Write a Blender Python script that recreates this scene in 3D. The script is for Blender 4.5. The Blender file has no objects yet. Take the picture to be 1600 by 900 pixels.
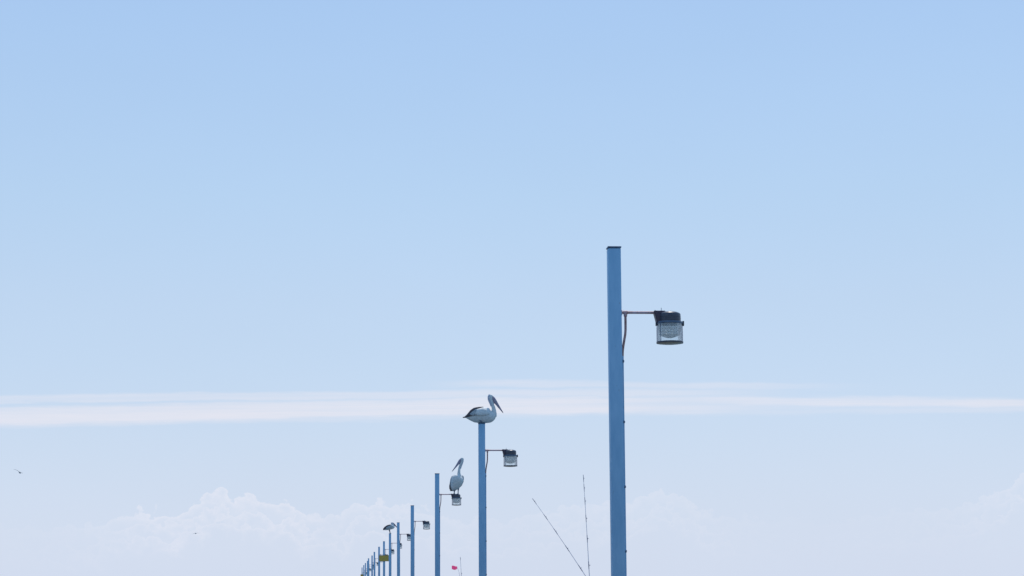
import bpy, bmesh, math, random
from mathutils import Vector, Matrix, Euler
from mathutils.bvhtree import BVHTree

random.seed(7)
scene = bpy.context.scene
COL = scene.collection
PI = math.pi
R = math.radians

# ------------------------------------------------------------------ camera
F, W, H = 3200.0, 1600.0, 900.0
EYE = 1.75
YAW, PITCH, ROLL = 0.082305, 0.146875, -0.006
cam_rot = Matrix.Rotation(-YAW, 3, 'Z') @ Matrix.Rotation(PI / 2 + PITCH, 3, 'X') @ Matrix.Rotation(ROLL, 3, 'Z')
cd = bpy.data.cameras.new('camera')
cam = bpy.data.objects.new('camera', cd)
COL.objects.link(cam)
cam.location = (0, 0, EYE)
cam.rotation_euler = cam_rot.to_euler()
cd.sensor_width = 36
cd.lens = 36 * F / W
cd.clip_start = 0.1
cd.clip_end = 80000
scene.camera = cam


def ray(px, py):
    return cam_rot @ Vector(((px - W / 2) / F, -(py - H / 2) / F, -1))


def at(px, py, Y):
    d = ray(px, py)
    return Vector((0, 0, EYE)) + d * (Y / d.y)


def uv(px, py):
    d = ray(px, py)
    return d.x / d.y, d.z / d.y


# ------------------------------------------------------------------ node helpers
class NT:
    def __init__(self, tree):
        self.t = tree
        self.n = tree.nodes
        self.l = tree.links

    def new(self, typ, **kw):
        nd = self.n.new(typ)
        for k, v in kw.items():
            setattr(nd, k, v)
        return nd

    def put(self, sock, v):
        if hasattr(v, 'is_output') or isinstance(v, bpy.types.NodeSocket):
            self.l.new(v, sock)
        else:
            sock.default_value = v

    def m(self, op, a, b=None, c=None, clamp=False):
        nd = self.new('ShaderNodeMath', operation=op)
        nd.use_clamp = clamp
        self.put(nd.inputs[0], a)
        if b is not None:
            self.put(nd.inputs[1], b)
        if c is not None:
            self.put(nd.inputs[2], c)
        return nd.outputs[0]

    def smooth(self, v, a, b):
        nd = self.new('ShaderNodeMapRange', interpolation_type='SMOOTHSTEP')
        self.put(nd.inputs[0], v)
        self.put(nd.inputs[1], a)
        self.put(nd.inputs[2], b)
        return nd.outputs[0]

    def xyz(self, x, y, z=0.0):
        nd = self.new('ShaderNodeCombineXYZ')
        self.put(nd.inputs[0], x)
        self.put(nd.inputs[1], y)
        self.put(nd.inputs[2], z)
        return nd.outputs[0]

    def noise(self, vec, scale=1.0, detail=4.0, rough=0.55, dist=0.0):
        nd = self.new('ShaderNodeTexNoise')
        self.l.new(vec, nd.inputs['Vector'])
        nd.inputs['Scale'].default_value = scale
        nd.inputs['Detail'].default_value = detail
        nd.inputs['Roughness'].default_value = rough
        nd.inputs['Distortion'].default_value = dist
        return nd.outputs[0]

    def mix(self, f, a, b):
        nd = self.new('ShaderNodeMix', data_type='RGBA')
        self.put(nd.inputs[0], f)
        for s, v in ((nd.inputs[6], a), (nd.inputs[7], b)):
            if isinstance(v, tuple):
                s.default_value = (*v[:3], 1)
            else:
                self.l.new(v, s)
        return nd.outputs[2]

    def curve(self, x, pts, interp='B_SPLINE'):
        """piecewise function through (x, y) points as a colour ramp"""
        pts = sorted(pts)
        x0, x1 = pts[0][0], pts[-1][0]
        ys = [p[1] for p in pts]
        y0, y1 = min(ys), max(ys)
        if y1 - y0 < 1e-9:
            y1 = y0 + 1e-6
        t = self.m('DIVIDE', self.m('SUBTRACT', x, x0), x1 - x0, clamp=True)
        nd = self.new('ShaderNodeValToRGB')
        r = nd.color_ramp
        r.interpolation = interp
        while len(r.elements) > 1:
            r.elements.remove(r.elements[-1])
        for i, (px, py) in enumerate(pts):
            p = (px - x0) / (x1 - x0)
            g = (py - y0) / (y1 - y0)
            e = r.elements[0] if i == 0 else r.elements.new(p)
            e.position = p
            e.color = (g, g, g, 1)
        self.l.new(t, nd.inputs[0])
        return self.m('MULTIPLY_ADD', nd.outputs[0], y1 - y0, y0)


# ------------------------------------------------------------------ sky, sun
SUN_EL, SUN_AZ = R(64), R(14)          # ahead of the camera and a little to the right
world = bpy.data.worlds.new('World')
scene.world = world
world.use_nodes = True
T = NT(world.node_tree)
T.n.clear()
out = T.new('ShaderNodeOutputWorld')
bg = T.new('ShaderNodeBackground')
bg.inputs[1].default_value = 0.10
T.l.new(bg.outputs[0], out.inputs[0])
sky = T.new('ShaderNodeTexSky', sky_type='NISHITA')
sky.sun_disc = False
sky.sun_elevation = SUN_EL
sky.sun_rotation = SUN_AZ
sky.altitude = 0
sky.air_density = 1.0
sky.dust_density = 0.6
sky.ozone_density = 2.0
tc = T.new('ShaderNodeTexCoord')
sp = T.new('ShaderNodeSeparateXYZ')
T.l.new(tc.outputs['Generated'], sp.inputs[0])
dx, dy, dz = sp.outputs
ya = T.m('MAXIMUM', T.m('ABSOLUTE', dy), 0.02)
u = T.m('DIVIDE', dx, ya)
v = T.m('DIVIDE', dz, ya)
front = T.smooth(dy, 0.1, 0.4)
el = T.m('ARCSINE', dz)

# thin bright veil of high moisture, thicker towards the horizon
VEIL = T.xyz(T.curve(el, [(0, 5.4), (R(5), 5.4), (R(8), 5.35), (R(11), 5.1), (R(18), 4.6), (R(35), 2.9), (R(90), 2.3)], 'LINEAR'),
             T.curve(el, [(0, 6.62), (R(5), 6.65), (R(8), 6.7), (R(11), 6.9), (R(18), 6.95), (R(35), 7.0), (R(90), 6.6)], 'LINEAR'),
             T.curve(el, [(0, 8.75), (R(5), 8.75), (R(8), 8.8), (R(11), 9.2), (R(18), 10.4), (R(35), 12.0), (R(90), 12.0)], 'LINEAR'))
vf = T.curve(el, [(R(-2), .86), (0, .84), (R(3), .78), (R(7), .68), (R(12), .56), (R(20), .42), (R(40), .42), (R(90), .35)], 'LINEAR')
skyc = T.mix(vf, sky.outputs[0], VEIL)
# low mauve-grey sea haze
hz = T.m('MULTIPLY', T.smooth(el, R(6.5), R(0.3)), 0.55)
skyc = T.mix(hz, skyc, (6.55, 7.05, 8.3))


def cvt(pts):
    return [uv(*p) for p in pts]


# --- cirrus streaks
CIR = (7.55, 7.6, 8.4)
wob = T.m('MULTIPLY', T.m('SUBTRACT', T.noise(T.xyz(T.m('MULTIPLY', u, 9.0), 3.3), 1, 2), .5), 0.0035)
wob = T.m('ADD', wob, T.m('MULTIPLY', T.m('SUBTRACT', T.noise(T.xyz(T.m('MULTIPLY', u, 26.0), T.m('MULTIPLY', v, 240.0), 5.5), 1, 4, .65), .5), 0.0042))
strk = T.noise(T.xyz(T.m('MULTIPLY', u, 5.0), T.m('MULTIPLY', T.m('ADD', v, T.m('MULTIPLY', u, -0.012)), 420.0), 1.7), 1, 4, .6, .3)
strk2 = T.noise(T.xyz(T.m('MULTIPLY', u, 22.0), T.m('MULTIPLY', v, 300.0), 9.2), 1, 5, .6, .2)
sf = T.m('ADD', T.m('MULTIPLY_ADD', T.smooth(strk, .25, .65), .35, .35), T.m('MULTIPLY', strk2, .5))


def band(center, half_px, op, hard=0.5):
    c = T.curve(u, cvt(center), 'LINEAR')
    o = T.curve(u, [(uv(x, 630)[0], o_) for x, o_ in op], 'EASE')
    d = T.m('ABSOLUTE', T.m('SUBTRACT', T.m('ADD', v, wob), c))
    k = T.smooth(d, half_px / F, half_px * hard / F)
    return T.m('MULTIPLY', k, o)


b1 = band([(-200, 658), (0, 650), (300, 645), (600, 638), (800, 634), (1000, 631), (1300, 632)], 19,
          [(-200, .9), (500, .95), (900, .95), (1050, .6), (1250, .25), (1400, 0)], .45)
b2 = band([(-200, 627), (0, 623), (400, 620), (700, 616), (1000, 612), (1300, 615)], 9,
          [(-200, .5), (300, .55), (700, .55), (1000, .55), (1300, 0)], .3)
b3 = band([(800, 628), (1000, 625), (1300, 629), (1600, 630), (1800, 632)], 12,
          [(760, 0), (950, .4), (1200, .8), (1500, .8), (1800, .7)], .2)
b4 = band([(600, 602), (800, 600), (1000, 601), (1200, 604), (1400, 609)], 9,
          [(640, 0), (780, .5), (1100, .5), (1400, 0)], .2)
b5 = band([(1000, 645), (1300, 644), (1600, 640), (1800, 638)], 8,
          [(1000, 0), (1200, .3), (1600, .45), (1800, .4)], .2)
b6 = band([(-200, 666), (0, 662), (400, 655), (800, 647)], 9, [(-200, .4), (400, .4), (800, .3), (900, 0)], .2)
cir = b1
for b in (b2, b3, b4, b5, b6):
    cir = T.m('MAXIMUM', cir, b)
cir = T.m('MULTIPLY', T.m('MULTIPLY', cir, sf, clamp=True), front)
skyc = T.mix(T.m('MULTIPLY', cir, .92), skyc, CIR)

# --- cumulus bank standing in the haze near the horizon
tops = [(-150, 815), (0, 822), (60, 826), (130, 822), (170, 812), (195, 800), (235, 796), (280, 802), (300, 788), (322, 772),
        (345, 764), (365, 774), (395, 776), (420, 779), (450, 786), (475, 802), (510, 806), (540, 796), (560, 784),
        (600, 780), (640, 786), (700, 806), (780, 812), (850, 800), (890, 790), (940, 786), (985, 780), (1030, 766),
        (1055, 772), (1090, 792), (1130, 806)]
tops_b = [(1080, 800), (1130, 806), (1200, 812), (1330, 812), (1380, 802), (1430, 792), (1480, 796), (1520, 786), (1556, 768), (1580, 748), (1600, 740), (1650, 728),
          (1720, 745), (1800, 790)]
opac = [(-150, .08), (60, .12), (150, .3), (190, .55), (235, .85), (345, 1), (450, 1), (510, .6), (590, .8), (660, .5), (780, .25), (900, .4), (1035, .5),
        (1100, .35), (1150, .15), (1250, .05), (1400, .12), (1500, .25), (1570, .5), (1600, .65), (1750, .6)]
ta = T.curve(u, cvt(tops), 'LINEAR')
tb = T.curve(u, cvt(tops_b), 'LINEAR')
sw = T.smooth(u, uv(1095, 800)[0], uv(1125, 800)[0])
top = T.m('ADD', T.m('MULTIPLY', ta, T.m('SUBTRACT', 1.0, sw)), T.m('MULTIPLY', tb, sw))
op = T.curve(u, [(uv(x, 800)[0], o_) for x, o_ in opac], 'LINEAR')
cum = None
# billows one behind the other: each has a bright upper rim that fades downwards
for off, k1, k2, seed, amp, fall in ((0.0, .0075, .0085, 0.0, 1.0, 190), (.0062, .0110, .0130, 3.1, .9, 230), (.0125, .0120, .0140, 7.7, .8, 240)):
    pv2 = T.xyz(T.m('ADD', u, seed), T.m('MULTIPLY', v, 1.2), seed)
    dn = T.new('ShaderNodeTexNoise')
    T.l.new(pv2, dn.inputs['Vector'])
    dn.inputs['Scale'].default_value = 110
    dn.inputs['Detail'].default_value = 3
    wv = T.new('ShaderNodeVectorMath', operation='MULTIPLY_ADD')
    T.l.new(dn.outputs[1], wv.inputs[0])
    wv.inputs[1].default_value = (.007, .007, .007)
    T.l.new(pv2, wv.inputs[2])
    vo = T.new('ShaderNodeTexVoronoi', feature='SMOOTH_F1')
    T.l.new(wv.outputs[0], vo.inputs['Vector'])
    vo.inputs['Scale'].default_value = 125
    vo.inputs['Smoothness'].default_value = .35
    puff = T.m('SUBTRACT', .45, vo.outputs['Distance'])
    fn = T.m('SUBTRACT', T.noise(pv2, 230, 4, .62), .5)
    fine = T.noise(pv2, 420, 2, .6)
    dep = T.m('SUBTRACT', T.m('ADD', T.m('SUBTRACT', top, off), T.m('ADD', T.m('MULTIPLY', puff, k1), T.m('MULTIPLY', fn, k2))), v)
    rim = T.m('MULTIPLY', T.smooth(dep, 0.0, .0013), T.m('POWER', 2.718, T.m('MULTIPLY', T.m('MAXIMUM', dep, 0.0), -fall)))
    rim = T.m('MULTIPLY', T.m('MULTIPLY', rim, amp), T.m('MULTIPLY_ADD', fine, .9, .5))
    cum = rim if cum is None else T.m('MAXIMUM', cum, rim)
    if off == 0.0:
        body_ = T.m('MULTIPLY', T.m('MULTIPLY', T.smooth(dep, 0.0, .004), .26), T.m('POWER', 2.718, T.m('MULTIPLY', T.m('MAXIMUM', dep, 0.0), -50.0)))
cum = T.m('MULTIPLY', T.m('MAXIMUM', cum, body_), op, clamp=True)
cum = T.m('MULTIPLY', cum, front)
skyc = T.mix(T.m('MULTIPLY', cum, .70), skyc, (7.95, 8.0, 8.8))
# faint unevenness of the whole veil
un = T.m('MULTIPLY_ADD', T.noise(T.xyz(T.m('MULTIPLY', u, 4.0), T.m('MULTIPLY', v, 9.0)), 1, 3), .05, .975)
sc = T.new('ShaderNodeVectorMath', operation='SCALE')
T.l.new(skyc, sc.inputs[0])
T.l.new(un, sc.inputs['Scale'])
T.l.new(sc.outputs[0], bg.inputs[0])

sd = bpy.data.lights.new('sun', 'SUN')
sd.energy = 3.2
sd.angle = R(0.5)
sd.color = (1, .95, .87)
sun = bpy.data.objects.new('sun', sd)
COL.objects.link(sun)
sdir = Vector((math.sin(SUN_AZ) * math.cos(SUN_EL), math.cos(SUN_AZ) * math.cos(SUN_EL), math.sin(SUN_EL)))
sun.rotation_euler = (-sdir).to_track_quat('-Z', 'Y').to_euler()
sun.location = (0, 0, 60)

scene.view_settings.view_transform = 'Standard'
scene.view_settings.look = 'None'
scene.view_settings.exposure = 0.075
scene.view_settings.gamma = 1
scene.render.film_transparent = False
scene.cycles.max_bounces = 6
world.cycles.sampling_method = 'MANUAL'
world.cycles.sample_map_resolution = 512
scene.cycles.transparent_max_bounces = 16


# ------------------------------------------------------------------ materials
def mat(name, col, rough=.5, metal=0.0, var=None, vscale=6.0, bump=0.0, bscale=60.0, spots=None, spec=None, stretch=(1, 1, 1)):
    m = bpy.data.materials.new(name)
    m.use_nodes = True
    t = NT(m.node_tree)
    p = t.n['Principled BSDF']
    p.inputs['Roughness'].default_value = rough
    p.inputs['Metallic'].default_value = metal
    if spec is not None:
        p.inputs['Specular IOR Level'].default_value = spec
    tcn = t.new('ShaderNodeTexCoord')
    mp = t.new('ShaderNodeMapping')
    mp.inputs['Scale'].default_value = stretch
    t.l.new(tcn.outputs['Object'], mp.inputs[0])
    vec = mp.outputs[0]
    c = col
    if var:
        f = t.smooth(t.noise(vec, vscale, 5, .6), .3, .72)
        c = t.mix(f, col, var)
    if spots:
        f2 = t.smooth(t.noise(vec, spots[1], 6, .65), spots[2], spots[2] + .08)
        c = t.mix(f2, c, spots[0])
    if isinstance(c, tuple):
        p.inputs['Base Color'].default_value = (*c, 1)
    else:
        t.l.new(c, p.inputs['Base Color'])
    if bump:
        b = t.new('ShaderNodeBump')
        b.inputs['Strength'].default_value = bump
        b.inputs['Distance'].default_value = .01
        t.l.new(t.noise(vec, bscale, 5, .6), b.inputs['Height'])
        t.l.new(b.outputs[0], p.inputs['Normal'])
    return m


M = {}
M['paint'] = mat('blue_pole_paint', (.295, .505, .715), .55, 0, (.22, .42, .63), 9.0, .2, 30, ((.22, .26, .34), 22, .655), stretch=(1, 1, .22))
M['cap'] = mat('weathered_cap_paint', (.12, .21, .34), .5, 0, (.07, .10, .16), 12)
M['galv'] = mat('rusting_galvanised_pipe', (.58, .44, .50), .6, .05, (.42, .22, .20), 12, .2, 60)
M['rust'] = mat('rusty_conduit', (.50, .28, .27), .75, 0, (.32, .15, .13), 14, .3, 60)
M['housing'] = mat('dark_lamp_paint', (.045, .050, .080), .34, 0, (.07, .07, .095), 14, .1, 70)
M['bracket'] = mat('lamp_bracket_paint', (.05, .03, .07), .5, 0, (.07, .04, .06), 20)
M['rim'] = mat('lamp_rim_paint', (.09, .15, .24), .4, 0, (.06, .10, .17), 16)
M['steel'] = mat('bright_steel', (.6, .6, .62), .3, .9)
M['refractor'] = mat('grey_prismatic_plastic', (.74, .76, .77), .25, 0, (.64, .66, .68), 16)
M['lens'] = mat('weathered_lens', (.30, .28, .22), .35, 0, (.22, .20, .14), 18)
M['ring'] = mat('dark_lamp_ring', (.045, .05, .075), .4)
M['sign'] = mat('olive_yellow_sign_paint', (.60, .40, .06), .6, 0, (.44, .32, .08), 7)
M['signback'] = mat('sign_edge', (.2, .2, .2), .6)
M['white'] = mat('white_plumage', (.74, .74, .74), .8, 0, (.54, .56, .58), 22, .6, 45)
M['neck'] = mat('grey_white_nape', (.40, .43, .54), .8, 0, (.46, .48, .56), 16, .4, 70)
M['dark'] = mat('black_flight_feathers', (.045, .04, .055), .7, 0, (.09, .07, .085), 24, .5, 50)
M['grey'] = mat('grey_feather_edge', (.30, .33, .37), .8, 0, (.46, .48, .50), 26, .4, 60)
M['bill'] = mat('pale_pink_bill', (.32, .26, .34), .5, 0, (.26, .22, .30), 14)
M['tip'] = mat('dark_bill_tip', (.10, .09, .15), .5)
M['leg'] = mat('grey_blue_leg', (.20, .22, .28), .6, 0, (.15, .16, .2), 30)
M['eye'] = mat('dark_eye', (.02, .015, .015), .15)
M['gull'] = mat('grey_gull_plumage', (.16, .17, .20), .8, 0, (.24, .25, .27), 8)
M['gullwhite'] = mat('white_gull_plumage', (.75, .75, .75), .8, 0, (.65, .66, .68), 8)
M['rod'] = mat('grey_rod_blank', (.70, .66, .76), .5, 0, (.60, .57, .66), 4)
M['wrap'] = mat('dark_thread_wrap', (.30, .29, .38), .45)
M['cork'] = mat('cork_grip', (.35, .22, .12), .8, 0, (.25, .15, .08), 40)
M['flag'] = mat('pink_cloth', (.92, .26, .50), .7, 0, (.80, .14, .36), 30)
M['deck'] = mat('weathered_dark_deck', (.10, .095, .09), .85, 0, (.07, .065, .06), 1.2, .3, 20)
M['baseplate'] = mat('galvanised_plate', (.35, .36, .38), .5, .5)


def mat_glass():
    m = bpy.data.materials.new('clear_lamp_glass')
    m.use_nodes = True
    t = NT(m.node_tree)
    t.n.clear()
    o = t.new('ShaderNodeOutputMaterial')
    lw = t.new('ShaderNodeLayerWeight')
    lw.inputs[0].default_value = .35
    tr = t.new('ShaderNodeBsdfTransparent')
    t.l.new(t.mix(t.m('POWER', lw.outputs['Facing'], 2.2), (.93, .95, .96), (.20, .23, .36)), tr.inputs[0])
    gl = t.new('ShaderNodeBsdfGlossy')
    gl.inputs['Roughness'].default_value = .06
    mx = t.new('ShaderNodeMixShader')
    t.l.new(t.m('MULTIPLY_ADD', lw.outputs['Fresnel'], .5, .03), mx.inputs[0])
    t.l.new(tr.outputs[0], mx.inputs[1])
    t.l.new(gl.outputs[0], mx.inputs[2])
    t.l.new(mx.outputs[0], o.inputs[0])
    return m


t = NT(M['refractor'].node_tree)
tl = t.new('ShaderNodeBsdfTransparent')
tl.inputs[0].default_value = (.84, .87, .88, 1)
mx = t.new('ShaderNodeMixShader')
mx.inputs[0].default_value = .5
t.l.new(t.n['Principled BSDF'].outputs[0], mx.inputs[1])
t.l.new(tl.outputs[0], mx.inputs[2])
t.l.new(mx.outputs[0], t.n['Material Output'].inputs[0])
M['glass'] = mat_glass()


def mat_sea():
    m = mat('sea_water', (.035, .17, .27), .12, 0, (.045, .20, .29), .02)
    t = NT(m.node_tree)
    p = t.n['Principled BSDF']
    tcn = t.new('ShaderNodeTexCoord')
    b = t.new('ShaderNodeBump')
    b.inputs['Strength'].default_value = .6
    b.inputs['Distance'].default_value = .4
    t.l.new(t.noise(tcn.outputs['Object'], .5, 6, .6), b.inputs['Height'])
    t.l.new(b.outputs[0], p.inputs['Normal'])
    return m


M['sea'] = mat_sea()


# ------------------------------------------------------------------ mesh helpers
def obj(name, bm, mats, parent=None, smooth=False, loc=(0, 0, 0)):
    me = bpy.data.meshes.new(name)
    bmesh.ops.recalc_face_normals(bm, faces=bm.faces)
    bm.to_mesh(me)
    bm.free()
    for m_ in (mats if isinstance(mats, (list, tuple)) else [mats]):
        me.materials.append(m_)
    if smooth:
        me.shade_smooth()
        if smooth is not True:
            me.set_sharp_from_angle(angle=smooth)
    o = bpy.data.objects.new(name, me)
    COL.objects.link(o)
    o.location = loc
    if parent:
        o.parent = parent
    return o


def thing(name, label, cat, loc=(0, 0, 0), rz=0.0, group=None):
    o = bpy.data.objects.new(name, None)
    o.empty_display_size = .2
    COL.objects.link(o)
    o.location = loc
    o.rotation_euler = (0, 0, rz)
    tag(o, label, cat, group)
    return o


def tag(o, label, cat, group=None):
    o['label'] = label
    o['category'] = cat
    if group:
        o['group'] = group
    return o


def loft(bm, rings, n=16, mi=0, cap=True):
    """rings: (center, axis1 vector, axis2 vector)"""
    vs = []
    for c, a, b in rings:
        vs.append([bm.verts.new(c + a * math.cos(2 * PI * i / n) + b * math.sin(2 * PI * i / n)) for i in range(n)])
    for r0, r1 in zip(vs, vs[1:]):
        for i in range(n):
            f = bm.faces.new((r0[i], r0[(i + 1) % n], r1[(i + 1) % n], r1[i]))
            f.material_index = mi
    if cap:
        for r_ in (vs[0], vs[-1]):
            f = bm.faces.new(r_)
            f.material_index = mi


def tube(bm, pts, radii, n=12, mi=0):
    pts = [Vector(p) for p in pts]
    if not isinstance(radii, (list, tuple)):
        radii = [radii] * len(pts)
    ref = Vector((0.13, 0.97, 0.21)).normalized()
    rings = []
    for i, p in enumerate(pts):
        d = (pts[min(i + 1, len(pts) - 1)] - pts[max(i - 1, 0)]).normalized()
        r_ = ref if abs(d.dot(ref)) < .95 else Vector((1, 0, 0))
        a = d.cross(r_).normalized()
        b = d.cross(a).normalized()
        rings.append((p, a * radii[i], b * radii[i]))
    loft(bm, rings, n, mi)


def lathe(bm, prof, n=32, mi=0, closed=False, cx=0.0, cy=0.0):
    vs = []
    for r_, z in prof:
        vs.append([bm.verts.new((cx + max(r_, 1e-4) * math.cos(2 * PI * i / n), cy + max(r_, 1e-4) * math.sin(2 * PI * i / n), z)) for i in range(n)])
    pairs = list(zip(vs, vs[1:])) + ([(vs[-1], vs[0])] if closed else [])
    for r0, r1 in pairs:
        for i in range(n):
            bm.faces.new((r0[i], r0[(i + 1) % n], r1[(i + 1) % n], r1[i])).material_index = mi
    if not closed:
        for r_, p in ((vs[0], prof[0]), (vs[-1], prof[-1])):
            if p[0] > 1e-3:
                bm.faces.new(r_).material_index = mi


def box(bm, lo, hi, bev=0.0, mi=0):
    b = bmesh.new()
    bmesh.ops.create_cube(b, size=1)
    lo, hi = Vector(lo), Vector(hi)
    for v_ in b.verts:
        v_.co = Vector(((lo.x + hi.x) / 2 + v_.co.x * (hi.x - lo.x), (lo.y + hi.y) / 2 + v_.co.y * (hi.y - lo.y), (lo.z + hi.z) / 2 + v_.co.z * (hi.z - lo.z)))
    if bev:
        bmesh.ops.bevel(b, geom=list(b.edges), offset=bev, segments=2, profile=.5, affect='EDGES')
    me = bpy.data.meshes.new('tmp')
    for f in b.faces:
        f.material_index = mi
    b.to_mesh(me)
    b.free()
    bm.from_mesh(me)
    bpy.data.meshes.remove(me)


def prism(bm, poly, y0, y1, mi=0):
    """polygon in XZ pushed along Y"""
    a = [bm.verts.new((x, y0, z)) for x, z in poly]
    b = [bm.verts.new((x, y1, z)) for x, z in poly]
    n = len(poly)
    for i in range(n):
        bm.faces.new((a[i], a[(i + 1) % n], b[(i + 1) % n], b[i])).material_index = mi
    bm.faces.new(a).material_index = mi
    bm.faces.new(b[::-1]).material_index = mi


# ------------------------------------------------------------------ setting: sea and jetty deck (both below the frame)
bm = bmesh.new()
bmesh.ops.create_circle(bm, cap_ends=True, radius=40000, segments=96)
for v_ in bm.verts:
    v_.co.z = -3.2
o = obj('sea', bm, M['sea'])
o['kind'] = 'structure'
bm = bmesh.new()
box(bm, (-2.8, -12, -6), (7.4, 420, 0), .03)
o = obj('jetty_deck', bm, M['deck'])
o['kind'] = 'structure'

# ------------------------------------------------------------------ lamp posts
POLE = .146
ARM = 4.88              # arm height above deck on the standard post
TOP = 5.607
LX = .63                # lamp axis from pole axis
GROUP = 'lamp posts along the jetty'


def make_post():
    root = thing('lamp_post', 'x', 'lamp post', group=GROUP)
    bm = bmesh.new()                                    # square hollow section, scaled to height per post
    box(bm, (-POLE / 2, -POLE / 2, 0), (POLE / 2, POLE / 2, TOP - .022), .011)
    obj('pole', bm, M['paint'], root, R(40))
    bm = bmesh.new()
    box(bm, (-POLE / 2 - .006, -POLE / 2 - .006, -.018), (POLE / 2 + .006, POLE / 2 + .006, 0), .006)
    obj('pole_cap', bm, M['cap'], root, False, (0, 0, TOP))
    bm = bmesh.new()
    box(bm, (-.17, -.17, 0), (.17, .17, .018), .003)
    for sx in (-1, 1):
        for sy in (-1, 1):
            lathe(bm, [(.016, .018), (.016, .034), (.009, .036), (.009, .05)], 6, 0, False, sx * .13, sy * .13)
    obj('base_plate', bm, M['baseplate'], root)
    # arm with its tee joint
    bm = bmesh.new()
    z = ARM
    tube(bm, [(POLE / 2 + .002, 0, z), (LX - .15, 0, z)], .0160, 14)
    tube(bm, [(POLE / 2 + .001, 0, z), (POLE / 2 + .012, 0, z)], .034, 14)
    obj('arm', bm, M['galv'], root, R(40))
    bm = bmesh.new()
    tube(bm, [(.10, 0, z), (.148, 0, z)], .022, 14)
    tube(bm, [(.124, 0, z), (.124, 0, z - .045)], .020, 14)
    obj('tee_joint', bm, M['galv'], root, R(40))
    # rusty conduit that sweeps back to the pole and runs down its side
    bm = bmesh.new()
    pts = [(.124, 0, z - .03), (.124, 0, z - .10), (.123, 0, z - .20), (.118, 0, z - .255), (.108, 0, z - .31), (.096, 0, z - .375),
           (.087, 0, z - .44), (.084, 0, z - .50), (.083, 0, z - .62), (.083, 0, z - .8), (.083, 0, z - 2.0), (.083, 0, .03)]
    tube(bm, pts, .0140, 10)
    c = obj('conduit', bm, [M['rust'], M['paint']], root, R(40))
    for f in c.data.polygons:
        f.material_index = 1 if f.center.z < z - .50 else 0
    for zz in (z - .56, z - 1.25, z - 1.98, z - 2.7, z - 3.5, z - 4.3):
        bm = bmesh.new()
        box(bm, (POLE / 2 + .001, -.028, zz - .014), (POLE / 2 + .0275, .028, zz + .014), .005)
        obj('clip', bm, M['cap'], c)
    # the lamp head
    lamp = obj('lamp_head', lamp_housing(), M['housing'], root, R(35), (LX, 0, z))
    bm = bmesh.new()
    prism(bm, [(-.185, .017), (-.05, .017), (-.06, -.115), (-.148, -.128)], -.055, .055)
    bmesh.ops.bevel(bm, geom=list(bm.edges), offset=.006, segments=2, affect='EDGES')
    obj('bracket', bm, M['bracket'], lamp, R(40))
    bm = bmesh.new()
    tube(bm, [(-.163, 0, .015), (-.163, 0, .028)], .011, 8)
    obj('fixing_bolt', bm, M['steel'], lamp, R(40))
    bm = bmesh.new()
    lathe(bm, [(.005, .056), (.005, .0245), (.015, .024), (.015, .012), (.001, .012)], 10, 0, False, -.092, 0)
    obj('fixing_bolt', bm, M['steel'], lamp, R(40))
    bm = bmesh.new()
    lathe(bm, [(.120, -.108), (.146, -.106), (.150, -.110), (.150, -.128), (.146, -.132), (.120, -.131)], 40, 0, True)
    obj('rim', bm, M['rim'], lamp, R(40))
    bm = bmesh.new()
    box(bm, (.147, -.022, -.152), (.166, .022, -.096), .005)
    obj('latch', bm, M['ring'], lamp, R(40))
    bm = bmesh.new()
    box(bm, (-.160, -.022, -.152), (-.147, .022, -.104), .004)
    obj('latch', bm, M['ring'], lamp, R(40))
    bm = bmesh.new()
    lathe(bm, [(.1475, -.133), (.1500, -.180), (.1508, -.25), (.1505, -.334), (.1465, -.334), (.1468, -.25), (.146, -.18), (.1435, -.133)], 48, 0, True)
    obj('glass_shade', bm, M['glass'], lamp, R(40))
    bm = bmesh.new()                                    # ribbed refractor bowl inside
    n = 56
    prof = [(.136, -.133), (.134, -.160), (.130, -.166), (.131, -.192), (.125, -.196), (.126, -.222), (.115, -.230), (.114, -.240), (.121, -.246), (.119, -.256), (.108, -.262), (.070, -.278), (.030, -.290), (.012, -.293)]
    vs = []
    for r_, zz in prof:
        vs.append([bm.verts.new(((r_ - (.0035 if i % 2 else 0)) * math.cos(2 * PI * i / n), (r_ - (.0035 if i % 2 else 0)) * math.sin(2 * PI * i / n), zz)) for i in range(n)])
    for r0, r1 in zip(vs, vs[1:]):
        for i in range(n):
            bm.faces.new((r0[i], r0[(i + 1) % n], r1[(i + 1) % n], r1[i]))
    bm.faces.new(vs[-1])
    obj('refractor', bm, M['refractor'], lamp)
    bm = bmesh.new()
    lathe(bm, [(.146, -.335), (.153, -.335), (.154, -.340), (.153, -.352), (.146, -.352)], 48, 0, True)
    obj('lens_ring', bm, M['ring'], lamp, R(40))
    bm = bmesh.new()
    lathe(bm, [(.1455, -.345), (.1455, -.351), (.12, -.357), (.07, -.362), (.001, -.364)], 48)
    bm2 = bm
    obj('lens', bm2, M['lens'], lamp, R(50))
    return root


def lamp_housing():
    bm = bmesh.new()
    lathe(bm, [(.128, -.131), (.128, -.026), (.1255, -.016), (.118, -.008), (.104, -.001), (.085, .006), (.055, .013), (.025, .0165), (.001, .0175)], 48)
    # cooling fins as shallow rings round the drum
    for zz in (-.052, -.070, -.088):
        lathe(bm, [(.1265, zz - .004), (.1305, zz - .003), (.1305, zz + .003), (.1265, zz + .004)], 48, 0, True)
    return bm


proto = make_post()


def kids(o):
    return [c for c in bpy.data.objects if c.parent == o]


def copy_tree(o, parent=None):
    c = o.copy()
    COL.objects.link(c)
    c.parent = parent
    for ch in kids(o):
        copy_tree(ch, c)
    return c


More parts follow.
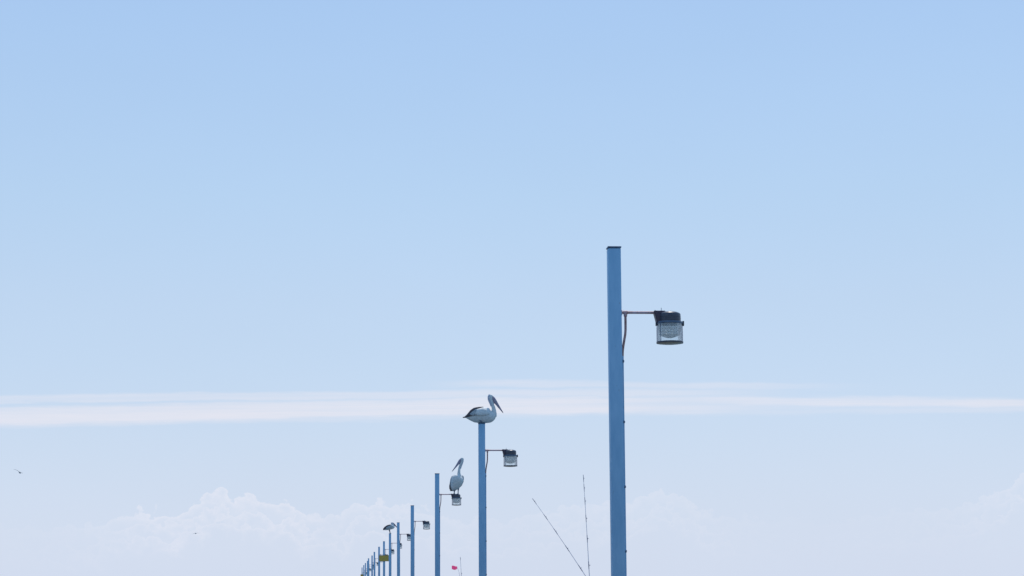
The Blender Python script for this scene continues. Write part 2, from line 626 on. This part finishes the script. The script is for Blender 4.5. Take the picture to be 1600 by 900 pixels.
S = 22.0
posts = [  # z in post spacings, x and y of the top, arm y (None: standard), label
    (1.04, 958.9, 384.5, 486.8, 'tall blue square lamp post closest to the camera, with the largest lamp'),
    (2.04, 752.6, 660.7, 703.3, 'blue lamp post carrying the sitting pelican on its very top'),
    (3.04, 683.0, 739.5, 772.4, 'blue lamp post whose lamp carries the upright standing pelican'),
    (4.15, 644.3, 789.5, 814.4, 'birdless blue lamp post, the next one behind the post with the standing pelican'),
    (5.13, 622.3, 816.2, 834.6, 'birdless blue lamp post touching the tip of the crouching pelican\'s bill'),
    (6.10, 609.4, 833.3, 848.6, 'slim blue lamp post with the crouching pelican on its top'),
    (7.07, 600.0, 845.7, 858.4, 'slim blue lamp post with the larger olive yellow sign across it'),
    (7.95, 592.3, 854.3, 866.3, 'slim lamp post just behind the larger olive sign, at its left edge'),
    (8.97, 585.0, 862.3, 872.7, 'thin distant lamp post, first one left clear of the larger olive sign'),
    (9.90, 581.4, 868.0, None, 'thin distant lamp post, second one left clear of the larger olive sign'),
    (10.7, 575.9, 872.3, None, 'thin distant lamp post, taller of a pair that almost overlap'),
    (11.6, 574.3, 876.3, None, 'thin distant lamp post, shorter of a pair that almost overlap'),
    (12.5, 571.0, 879.7, None, 'thin faint lamp post, first one left of the almost overlapping pair'),
    (13.4, 568.4, 883.0, None, 'thin faint lamp post just right of the small far olive sign'),
    (14.6, 565.7, 886.7, None, 'faintest far lamp post, with the small far olive sign across it'),
]
post_info = []
for k, (z, px, py, ay, lab) in enumerate(posts):
    r_ = proto if k == 0 else copy_tree(proto)
    r_['label'] = lab
    p = at(px, py, z * S)
    za = at(px, ay, z * S).z if ay else p.z - .725
    ch = {c.name.split('.')[0]: c for c in kids(r_)}
    off = za - ARM                      # arm, conduit and lamp ride up or down with the measured bracket height
    for nm in ('arm', 'tee_joint', 'conduit'):
        ch[nm].location.z = off
    ch['lamp_head'].location.z = ARM + off
    ch['pole'].scale.z = (p.z - .022) / (TOP - .022)
    ch['pole_cap'].location.z = p.z
    ox, oy = POLE * .069 / z, POLE / 2
    lean = R(random.uniform(-.22, .22)) if k > 3 else 0.0
    r_.rotation_euler.y = lean
    r_.location = (p.x + ox - math.tan(lean) * p.z, p.y + oy, 0)
    r_.rotation_euler.z = 0 if k == 0 else R(random.uniform(-3.0, 3.0))
    post_info.append((Vector((p.x + ox, p.y + oy, p.z)), za))

# ------------------------------------------------------------------ signs on two of the posts
def make_sign(Y, px0, px1, py0, py1, label, front_y):
    a, b = at(px0, py0, Y), at(px1, py1, Y)
    w, h = b.x - a.x, a.z - b.z
    root = thing('sign', label, 'sign', ((a.x + b.x) / 2, Y, (a.z + b.z) / 2), 0, 'olive signs on the lamp posts')
    bm = bmesh.new()
    box(bm, (-w / 2, -.012, -h / 2), (w / 2, .012, h / 2), .004)
    obj('panel', bm, M['sign'], root)
    bm = bmesh.new()
    t = .022
    for lo, hi in (((-w / 2 - t, -.02, h / 2 + .001), (w / 2 + t, .02, h / 2 + t)), ((-w / 2 - t, -.02, -h / 2 - t), (w / 2 + t, .02, -h / 2 - .001)),
                   ((-w / 2 - t, -.02, -h / 2 - .001), (-w / 2 - .001, .02, h / 2 + .001)), ((w / 2 + .001, -.02, -h / 2 - .001), (w / 2 + t, .02, h / 2 + .001))):
        box(bm, lo, hi, .003)
    obj('frame', bm, M['signback'], root)
    for zz in (-h * .28, h * .28):
        bm = bmesh.new()
        box(bm, (-.10, .013, zz - .02), (.10, .036, zz + .02), .003)
        obj('clamp', bm, M['baseplate'], root)
    return root


P7 = post_info[6][0]
make_sign(P7.y - .11, 592.6, 607.0, 867.9, 876.6, 'larger olive yellow sign board, the nearer of two on the row of posts', 0)
P15 = post_info[14][0]
make_sign(P15.y - .11, 563.6, 569.4, 897.6, 901.6, 'tiny far olive sign board cut off by the bottom edge of the photo', 0)


# ------------------------------------------------------------------ pelicans
PM = ['white', 'neck', 'dark', 'grey', 'bill', 'tip', 'leg', 'eye']
PI_ = {k: i for i, k in enumerate(PM)}


def fuse(name, bm, voxel, parent=None, loc=(0, 0, 0), mats=PM):
    """one continuous skin over the lofted pieces; each face keeps the colouring of the piece it came from"""
    bmesh.ops.recalc_face_normals(bm, faces=bm.faces)
    bmesh.ops.triangulate(bm, faces=bm.faces)
    bm.faces.ensure_lookup_table()
    tree = BVHTree.FromBMesh(bm)
    src = [f.material_index for f in bm.faces]
    me = bpy.data.meshes.new('source')
    bm.to_mesh(me)
    bm.free()
    tmp = bpy.data.objects.new('source', me)
    COL.objects.link(tmp)
    md = tmp.modifiers.new('r', 'REMESH')
    md.mode = 'VOXEL'
    md.voxel_size = voxel
    sm = tmp.modifiers.new('s', 'SMOOTH')
    sm.factor = .5
    sm.iterations = 2
    dg = bpy.context.evaluated_depsgraph_get()
    new = bpy.data.meshes.new_from_object(tmp.evaluated_get(dg))
    bpy.data.objects.remove(tmp)
    bpy.data.meshes.remove(me)
    new.materials.clear()
    for m_ in mats:
        new.materials.append(M[m_])
    for p in new.polygons:
        hit = tree.find_nearest(p.center)
        p.material_index = src[hit[2]] if hit[2] is not None else 0
        p.use_smooth = True
    new.name = name
    o = bpy.data.objects.new(name, new)
    COL.objects.link(o)
    o.location = loc
    if parent:
        o.parent = parent
    return o


EX, EY, EZ = Vector((1, 0, 0)), Vector((0, 1, 0)), Vector((0, 0, 1))


def foot(bm, x, y, z, ang, s=1.0):
    """webbed foot lying on its perch"""
    d = Vector((math.cos(ang), math.sin(ang), 0))
    n = Vector((-d.y, d.x, 0))
    base = Vector((x, y, z + .012))
    for t in (-.55, 0, .55):
        q = (d * math.cos(t) + n * math.sin(t)) * .085 * s
        tube(bm, [base, base + q * .55 + EZ * .002, base + q - EZ * .004], [.012, .010, .006], 8, PI_['leg'])
    rings = [(base + d * .01, n * .012, EZ * .006), (base + d * .04 * s, n * .035 * s, EZ * .005), (base + d * .075 * s, n * .05 * s, EZ * .0045)]
    loft(bm, rings, 12, PI_['leg'])


def pelican_sitting(map_, bird):
    pass


def side_bird(cv, body, wing, tail, neck, bill, tipfrac, legs, crest=None, eye=None):
    """side view bird: cv maps drawing units to metres; body slices (u, vtop, vbot, half width)"""
    bm = bmesh.new()

    def P(u_, v_, y=0.0):
        x, z = cv(u_, v_)
        return Vector((x, y, z))
    rings = []
    for u_, vt, vb, hw in body:
        a, b = P(u_, vt), P(u_, vb)
        c = (a + b) / 2
        rings.append((c, EY * hw, EZ * ((a.z - b.z) / 2)))
    loft(bm, rings, 24, PI_['white'])
    # folded wings on both flanks
    for s in (-1, 1):
        for seg in wing:
            rr = []
            for u_, vt, vb, y, th in seg[1]:
                a, b = P(u_, vt, y * s), P(u_, vb, (y + .012) * s)
                rr.append(((a + b) / 2, EY * th, (a - b) / 2))
            loft(bm, rr, 16, PI_[seg[0]])
    for u0, v0, u1, v1, hw, hw1 in tail:
        a, b = P(u0, v0), P(u1, v1)
        loft(bm, [(a, EY * hw, EZ * .022), (b, EY * hw1, EZ * .010)], 14, PI_['dark'])
    tube(bm, [P(u_, v_, y) for u_, v_, y, r_ in neck[0]], [r_ for *_, r_ in neck[0]], 18, PI_['white'])
    if len(neck) > 1:
        tube(bm, [P(u_, v_, y) for u_, v_, y, r_ in neck[1]], [r_ for *_, r_ in neck[1]], 18, PI_['neck'])
    bl = [(P(u_, v_, y), w, h) for u_, v_, y, w, h in bill]
    d = (bl[-1][0] - bl[0][0]).normalized()
    side = d.cross(EZ).normalized()
    upv = side.cross(d).normalized()
    n = len(bl)
    cut = max(1, int(n * tipfrac))
    loft(bm, [(c, side * w, upv * h) for c, w, h in bl[:cut + 1]], 14, PI_['bill'])
    loft(bm, [(c, side * w, upv * h) for c, w, h in bl[cut:]], 14, PI_['tip'])
    for pts, rr, ft in legs:
        tube(bm, [P(u_, v_, y) for u_, v_, y in pts], rr, 10, PI_['leg'])
        if ft:
            q = P(*pts[-1])
            foot(bm, q.x, q.y, q.z - .008, ft)
    if eye:
        for s in (-1, 1):
            c = P(eye[0], eye[1], eye[2] * s)
            bmesh.ops.create_uvsphere(bm, u_segments=10, v_segments=8, radius=.011, matrix=Matrix.Translation(c))
            for f in bm.faces:
                pass
    if crest:
        for k_ in range(3):
            (u0, v0), (u1, v1) = crest
            tube(bm, [P(u0, v0, .01 * (k_ - 1)), P(u1 + k_ * 2, v1 + k_ * 3, .014 * (k_ - 1))], [.014, .006], 8, PI_['neck'])
    return bm


# the pelican sitting on the second post
p2, _ = post_info[1]
sA = (2.04 * S / F) / 6.43                      # metres per unit of the drawing
cA = lambda u_, v_: ((u_ - 277) * sA, (391 - v_) * sA)
bmA = side_bird(
    cA,
    body=[(118, 318, 338, .05), (135, 300, 348, .085), (165, 274, 366, .115), (205, 252, 384, .15), (245, 244, 389, .165), (290, 231, 391, .175),
          (330, 231, 391, .170), (354, 240, 389, .155), (371, 266, 385, .140), (390, 284, 374, .115), (408, 290, 358, .085), (418, 300, 338, .045)],
    wing=[('dark', [(100, 328, 336, .03, .012), (130, 303, 333, .075, .02), (165, 262, 326, .115, .024), (200, 240, 304, .140, .026), (228, 234, 262, .140, .022), (250, 230, 243, .115, .016), (300, 227, 235, .085, .010)]),
          ('dark', [(150, 306, 318, .135, .014), (180, 308, 322, .155, .014), (225, 306, 319, .176, .014), (268, 304, 312, .18, .008)]),
          ('grey', [(165, 292, 330, .128, .024), (195, 270, 322, .155, .026), (222, 256, 312, .168, .026), (236, 257, 300, .170, .02)]),
          ('dark', [(219, 270, 284, .176, .012), (222, 284, 304, .180, .014), (220, 304, 316, .178, .010)]),
          ('white', [(215, 262, 318, .166, .024), (250, 254, 322, .178, .026), (295, 252, 322, .182, .026), (335, 262, 316, .172, .024), (358, 280, 305, .15, .015)])],
    tail=[(150, 325, 86, 332, .07, .05)],
    neck=[[(392, 318, 0, .095 * .9), (402, 290, 0, .062), (401, 262, 0, .049), (396, 235, 0, .043), (388, 212, 0, .039), (380, 192, 0, .038), (372, 170, 0, .042), (366, 148, 0, .050), (367, 128, 0, .054), (372, 112, 0, .046), (376, 104, 0, .030)],
          [(383, 218, .0, .038), (375, 196, .0, .039), (366, 172, 0, .043), (359, 148, 0, .047), (361, 124, 0, .050), (367, 108, 0, .042)]],
    bill=[(378, 130, 0, .034, .045), (395, 146, 0, .032, .047), (412, 170, 0, .029, .043), (432, 200, 0, .027, .034), (455, 233, 0, .025, .024), (478, 265, 0, .022, .015), (492, 286, 0, .014, .009), (497, 293, 0, .006, .005)],
    tipfrac=.72,
    legs=[([(258, 368, -.12), (270, 374, -.115), (280, 384, -.09)], [.018, .022, .016], None), ([(272, 378, -.05), (274, 388, -.05)], [.016, .014], .35), ([(280, 378, .05), (282, 388, .05)], [.016, .014], -.2)],
    crest=((366, 110), (350, 97)))
birdA = fuse('pelican', bmA, .0085, None, (p2.x, p2.y, p2.z))
birdA.rotation_euler.z = R(-6)
tag(birdA, 'white and black pelican sitting on top of a post, long bill pointing down right', 'pelican', 'pelicans on the lamp posts')

# the pelican crouching on the sixth post
p6, _ = post_info[5]
sC = (6.10 * S / F) / 15.0
cC = lambda u_, v_: ((u_ - 218) * sC, (349 - v_) * sC)
bmC = side_bird(
    cC,
    body=[(62, 240, 268, .05), (85, 213, 276, .09), (115, 186, 277, .13), (150, 166, 276, .16), (190, 156, 270, .175), (230, 150, 262, .175), (265, 146, 254, .16),
          (295, 152, 242, .13), (315, 172, 228, .085), (326, 188, 214, .04)],
    wing=[('dark', [(56, 238, 272, .03, .015), (85, 203, 262, .09, .025), (120, 176, 245, .135, .028), (160, 156, 220, .155, .028), (210, 146, 185, .150, .028), (240, 144, 162, .13, .02)]),
          ('grey', [(130, 200, 250, .155, .024), (190, 178, 240, .186, .028), (240, 166, 226, .18, .028), (280, 168, 210, .16, .02)])],
    tail=[(90, 255, 50, 276, .07, .05)],
    neck=[[(278, 190, 0, .10), (290, 168, 0, .072), (285, 146, 0, .058), (272, 128, 0, .052), (260, 112, 0, .056), (256, 103, 0, .046)],
          [(272, 142, 0, .056), (260, 122, 0, .058), (252, 108, 0, .056), (250, 98, 0, .042)]],
    bill=[(266, 106, 0, .036, .052), (284, 116, 0, .034, .052), (306, 134, 0, .032, .050), (330, 158, 0, .030, .044), (352, 183, 0, .028, .036), (374, 206, 0, .022, .026), (388, 219, 0, .014, .016), (394, 226, 0, .007, .007)],
    tipfrac=.3,
    legs=[([(205, 262, -.05), (218, 300, -.05), (222, 345, -.045)], [.034, .021, .018], .2), ([(192, 262, .05), (206, 300, .05), (214, 345, .03)], [.034, .021, .018], -.1)])
birdC = fuse('pelican', bmC, .0095, None, (p6.x, p6.y, p6.z))
tag(birdC, 'small distant pelican crouching on its legs on a post, bill touching the next post', 'pelican', 'pelicans on the lamp posts')

# the pelican standing on the third lamp, breast half turned to us, head turned left
p3, za3 = post_info[2]
sB = (3.04 * S / F) / 9.0
cB = lambda u_, v_: ((u_ - 388) * sB, (652 - v_) * sB)


def standing_bird():
    bm = bmesh.new()

    def P(u_, v_, y=0.0):
        x, z = cB(u_, v_)
        return Vector((x, y, z))
    ax = (P(440, 400) - P(335, 605)).normalized()
    sd_ = Vector((ax.z, 0, -ax.x))
    sl = [(338, 607, .05, .05, .06), (345, 590, .085, .10, .05), (358, 560, .135, .14, .03), (376, 520, .180, .175, .0), (394, 480, .200, .19, -.03), (408, 445, .195, .185, -.05),
          (418, 420, .165, .16, -.06), (424, 402, .115, .12, -.06), (428, 388, .06, .07, -.05)]
    loft(bm, [(P(a, b, y), sd_ * w, EY * dpt) for a, b, w, dpt, y in sl], 24, PI_['white'])
    # folded wings: left one along the left edge, right one at the shoulder
    loft(bm, [(P(a, b, y), sd_ * w, EY * dpt) for a, b, w, dpt, y in [(360, 395, .03, .06, .02), (338, 415, .045, .10, .03), (322, 450, .045, .12, .05), (312, 495, .04, .12, .06), (304, 545, .034, .10, .08), (304, 590, .022, .06, .10), (310, 604, .01, .03, .11)]], 16, PI_['grey'])
    loft(bm, [(P(a, b, y), sd_ * w, EY * dpt) for a, b, w, dpt, y in [(303, 500, .018, .07, .04), (296, 545, .024, .07, .05), (298, 585, .026, .06, .05), (310, 608, .022, .05, .04), (345, 614, .02, .04, .04), (378, 604, .012, .03, .03)]], 14, PI_['dark'])
    loft(bm, [(P(a, b, y), EX * w, EY * dpt) for a, b, w, dpt, y in [(470, 396, .022, .05, .0), (478, 412, .032, .09, .01), (480, 450, .034, .11, .03), (472, 485, .032, .10, .05), (452, 530, .024, .08, .08), (436, 556, .012, .04, .1)]], 16, PI_['grey'])
    loft(bm, [(P(a, b, y), EX * w, EY * dpt) for a, b, w, dpt, y in [(487, 430, .012, .07, .04), (482, 485, .018, .07, .05), (460, 535, .016, .05, .06), (440, 560, .010, .03, .08)]], 14, PI_['dark'])
    # lower belly, tail
    loft(bm, [(P(a, b, y), EX * w, EY * dpt) for a, b, w, dpt, y in [(345, 570, .07, .07, .06), (338, 600, .085, .05, .1), (330, 612, .07, .02, .13)]], 14, PI_['white'])
    loft(bm, [(P(a, b, y), EX * w, EY * dpt) for a, b, w, dpt, y in [(330, 596, .075, .03, .13), (322, 612, .05, .014, .19)]], 14, PI_['dark'])
    # neck and head
    nk = [(424, 420, -.08, .105), (424, 392, -.09, .07), (421, 370, -.09, .052), (422, 345, -.09, .044), (425, 315, -.08, .041), (432, 285, -.07, .040), (443, 256, -.07, .041), (454, 228, -.07, .044), (461, 200, -.07, .050), (463, 176, -.07, .054), (463, 158, -.07, .047), (462, 148, -.07, .032)]
    tube(bm, [P(a, b, y) for a, b, y, r_ in nk], [r_ for *_, r_ in nk], 18, PI_['white'])
    nk2 = [(436, 300, -.065, .039), (447, 262, -.06, .041), (459, 230, -.06, .044), (467, 200, -.06, .048), (469, 175, -.06, .050), (467, 156, -.06, .044)]
    tube(bm, [P(a, b, y) for a, b, y, r_ in nk2], [r_ for *_, r_ in nk2], 18, PI_['neck'])
    bl = [(456, 176, .036, .05), (440, 192, .034, .056), (424, 214, .031, .05), (404, 240, .028, .038), (380, 272, .026, .028), (352, 308, .023, .018), (330, 336, .016, .011), (319, 351, .006, .005)]
    cs = [(P(a, b, -.08 - .012 * i), w, h) for i, (a, b, w, h) in enumerate(bl)]
    d = (cs[-1][0] - cs[0][0]).normalized()
    side = d.cross(EZ).normalized()
    upv = side.cross(d).normalized()
    loft(bm, [(c, side * w, upv * h) for c, w, h in cs[:6]], 14, PI_['bill'])
    loft(bm, [(c, side * w, upv * h) for c, w, h in cs[5:]], 14, PI_['tip'])
    # thighs, legs, feet
    for pts, rr in (([(372, 575, 0), (362, 605, .0), (358, 630, 0), (358, 648, -.01)], [.06, .026, .018, .018]),
                    ([(420, 535, 0), (416, 575, .0), (412, 615, 0), (411, 648, -.01)], [.07, .03, .018, .018])):
        tube(bm, [P(*q) for q in pts], rr, 12, PI_['leg'])
        q = P(*pts[-1])
        foot(bm, q.x, q.y - .0, -.016, -1.75, .8)
    return bm


lx3 = p3.x + LX
birdB = fuse('pelican', standing_bird(), .0085, None, (lx3 + (0.0), p3.y, za3 + .022))
tag(birdB, 'pelican standing upright on a lamp, head turned left with bill pointing down left', 'pelican', 'pelicans on the lamp posts')


# ------------------------------------------------------------------ gulls in the air
def make_gull(label, loc, rot, m_, span=1.1, droop=.25, fold=1.0):
    bm = bmesh.new()
    loft(bm, [(Vector((0, y, z)), EX * w, EZ * h) for y, z, w, h in [(-.24, .0, .03, .006), (-.14, .0, .045, .03), (-.02, 0, .065, .06), (.10, .005, .06, .058), (.17, .02, .04, .042), (.21, .03, .036, .036), (.235, .028, .02, .018), (.28, .018, .006, .006)]], 14)
    for s in (-1, 1):
        rr = []
        for t, yy, zz, ch in [(.04, .05, .02, .085), (.16, .09, .10, .08), (.28, .12, .15, .07), (.40, .08, .13, .052), (.50, .01, .06, .03), (.56, -.05, .0, .008)]:
            rr.append((Vector((s * (.04 + (t - .04) * (fold if s > 0 else 1)) * span, yy - .02, zz * droop * 4 * span)), EY * ch, EZ * .009))
        loft(bm, rr, 12)
    o = fuse('seagull', bm, .012, None, loc, [m_])
    o.rotation_euler = rot
    return tag(o, label, 'seagull', 'seagulls in the sky')


make_gull('dark seagull gliding with one wing raised, high at the left edge of the sky', at(31.3, 738.6, 150), Euler((R(8), R(24), R(28))), 'gull', 1.0, .11, .35)
make_gull('speck of a dark seagull in front of the largest cumulus cloud', at(305.8, 833.4, 260), Euler((R(0), R(-6), R(30))), 'gull', .8, .04)



# ------------------------------------------------------------------ fishing rods
def bez(a, b, sag, n=14):
    a, b = Vector(a), Vector(b)
    out_ = []
    for i in range(n + 1):
        t = i / n
        out_.append(a.lerp(b, t) + Vector(sag) * (t ** 3 - t))
    return out_


def make_rod(label, pts, r0, r1, guides, side, reel=True):
    base = pts[0]
    root = thing('fishing_rod', label, 'fishing rod', base, 0, 'fishing rods standing on the jetty')
    L = [p - base for p in pts]
    n = len(L)
    bm = bmesh.new()
    tube(bm, L, [r0 + (r1 - r0) * (i / (n - 1)) ** .8 for i in range(n)], 10)
    obj('blank', bm, M['rod'], root, R(50))

    def on(t):
        f = t * (n - 1)
        i = min(int(f), n - 2)
        return L[i].lerp(L[i + 1], f - i), (L[i + 1] - L[i]).normalized()
    for t, s in guides:
        c, d = on(t)
        sv = (side - d * side.dot(d)).normalized()
        w = d.cross(sv)
        rb = r0 + (r1 - r0) * t ** .8
        bm = bmesh.new()
        cc = c + sv * (rb + s)
        tube(bm, [cc + sv * s * .8 * math.cos(a) + w * s * .8 * math.sin(a) for a in [2 * PI * i / 14 for i in range(15)]], .004 + s * .06, 6)
        tube(bm, [c - d * .05, cc - sv * s * .8], .004, 6)
        tube(bm, [c + d * .05, cc - sv * s * .8], .004, 6)
        tube(bm, [c - d * .07, c + d * .07], rb + .002, 8)
        obj('line_guide', bm, M['wrap'], root)
    bm = bmesh.new()
    tube(bm, [on(.0)[0], on(.10)[0]], r0 + .012, 12)
    obj('grip', bm, M['cork'], root, R(50))
    if reel:
        c, d = on(.14)
        sv = (side - d * side.dot(d)).normalized()
        bm = bmesh.new()
        tube(bm, [c, c + sv * .07], .008, 8)
        tube(bm, [c + sv * .07 - d * .05, c + sv * .07 + d * .05], .035, 14)
        tube(bm, [c + sv * .07 - d * .02, c + sv * .07 - d * .02 + d.cross(sv) * .10], .006, 8)
        obj('reel', bm, M['ring'], root, R(40))
    return root


YR = 40.0


def down(pxa, pya, pxb, pyb, Y, z=0.02):
    """extend the line tip -> lower point to the deck"""
    a, b = at(pxa, pya, Y), at(pxb, pyb, Y)
    t = (z - a.z) / (b.z - a.z)
    return a, a.lerp(b, t)


a, b = down(834.6, 782.6, 912, 901, YR)
make_rod('dark fishing rod leaning left, its tip bending over', bez(b, a, (-.13, 0, .02)), .0118, .0032,
         [(t, .007 + .012 * (1 - t)) for t in (.30, .48, .625, .735, .83, .91, .997)], Vector((.5, -.6, .5)))
a, b = down(911.6, 746.5, 920.3, 901, YR - .8)
make_rod('dark fishing rod standing almost upright', bez(b, a, (-.02, 0, 0)), .0118, .0030,
         [(t, .008 + .017 * (1 - t)) for t in (.33, .44, .57, .70, .80, .885, .95, .997)], Vector((1, -.35, 0)))
YF = 84.0
a, b = down(719.3, 872.6, 720.7, 901, YF)
make_rod('faint thin upright rod just right of the pink pennant', bez(b, a, (-.02, 0, 0)), .014, .006, [(.55, .03), (.8, .02), (.997, .012)], Vector((1, -.35, 0)))

# ------------------------------------------------------------------ pink pennant on a thin stick
a = at(713.6, 884.6, YF + 2)
b = at(718.6, 905, YF + 2)
root_b = Vector((b.x + .02, b.y, 0.01))
fl = thing('pennant_flag', 'small bright pink pennant on a thin bent stick, low between two lamp posts', 'flag', root_b)
bm = bmesh.new()
pts_ = [Vector((0, 0, 0)), b - root_b]
for i in range(1, 9):
    t = i / 8
    pts_.append((b - root_b).lerp(a - root_b, t) + Vector((.035, 0, 0)) * math.sin(PI * t))
tube(bm, pts_, [.012] + [.009 - .0007 * i for i in range(9)], 8)
obj('stick', bm, M['rod'], fl, R(50))
bm = bmesh.new()
hp = a - root_b
n = 12
grid = []
for i in range(n + 1):
    t = i / n
    x = hp.x + .02 - .225 * t
    hh = .095 * (1 - .25 * t) * (math.sin(PI * min(1, .25 + .75 * (1 - t) ** .8)) * .55 + .5)
    zc = hp.z - .065 - .012 * math.sin(5 * t)
    yw = .03 * math.sin(7 * t) * t
    grid.append([(Vector((x, hp.y + yw + .004, zc + hh * (1 - 2 * j / 4))), Vector((x, hp.y + yw - .004, zc + hh * (1 - 2 * j / 4)))) for j in range(5)])
vf_ = [[bm.verts.new(q[0]) for q in row] for row in grid]
vb_ = [[bm.verts.new(q[1]) for q in row] for row in grid]
for i in range(n):
    for j in range(4):
        bm.faces.new((vf_[i][j], vf_[i + 1][j], vf_[i + 1][j + 1], vf_[i][j + 1]))
        bm.faces.new((vb_[i][j], vb_[i][j + 1], vb_[i + 1][j + 1], vb_[i + 1][j]))
for i in range(n):
    for j in (0, 4):
        bm.faces.new((vf_[i][j], vf_[i + 1][j], vb_[i + 1][j], vb_[i][j]))
for j in range(4):
    for i in (0, n):
        bm.faces.new((vf_[i][j], vf_[i][j + 1], vb_[i][j + 1], vb_[i][j]))
obj('cloth', bm, M['flag'], fl, R(60))
t = NT(M['flag'].node_tree)
tl = t.new('ShaderNodeBsdfTranslucent')
tl.inputs[0].default_value = (1.0, .30, .52, 1)
mx = t.new('ShaderNodeMixShader')
mx.inputs[0].default_value = .75
t.l.new(t.n['Principled BSDF'].outputs[0], mx.inputs[1])
t.l.new(tl.outputs[0], mx.inputs[2])
t.l.new(mx.outputs[0], t.n['Material Output'].inputs[0])
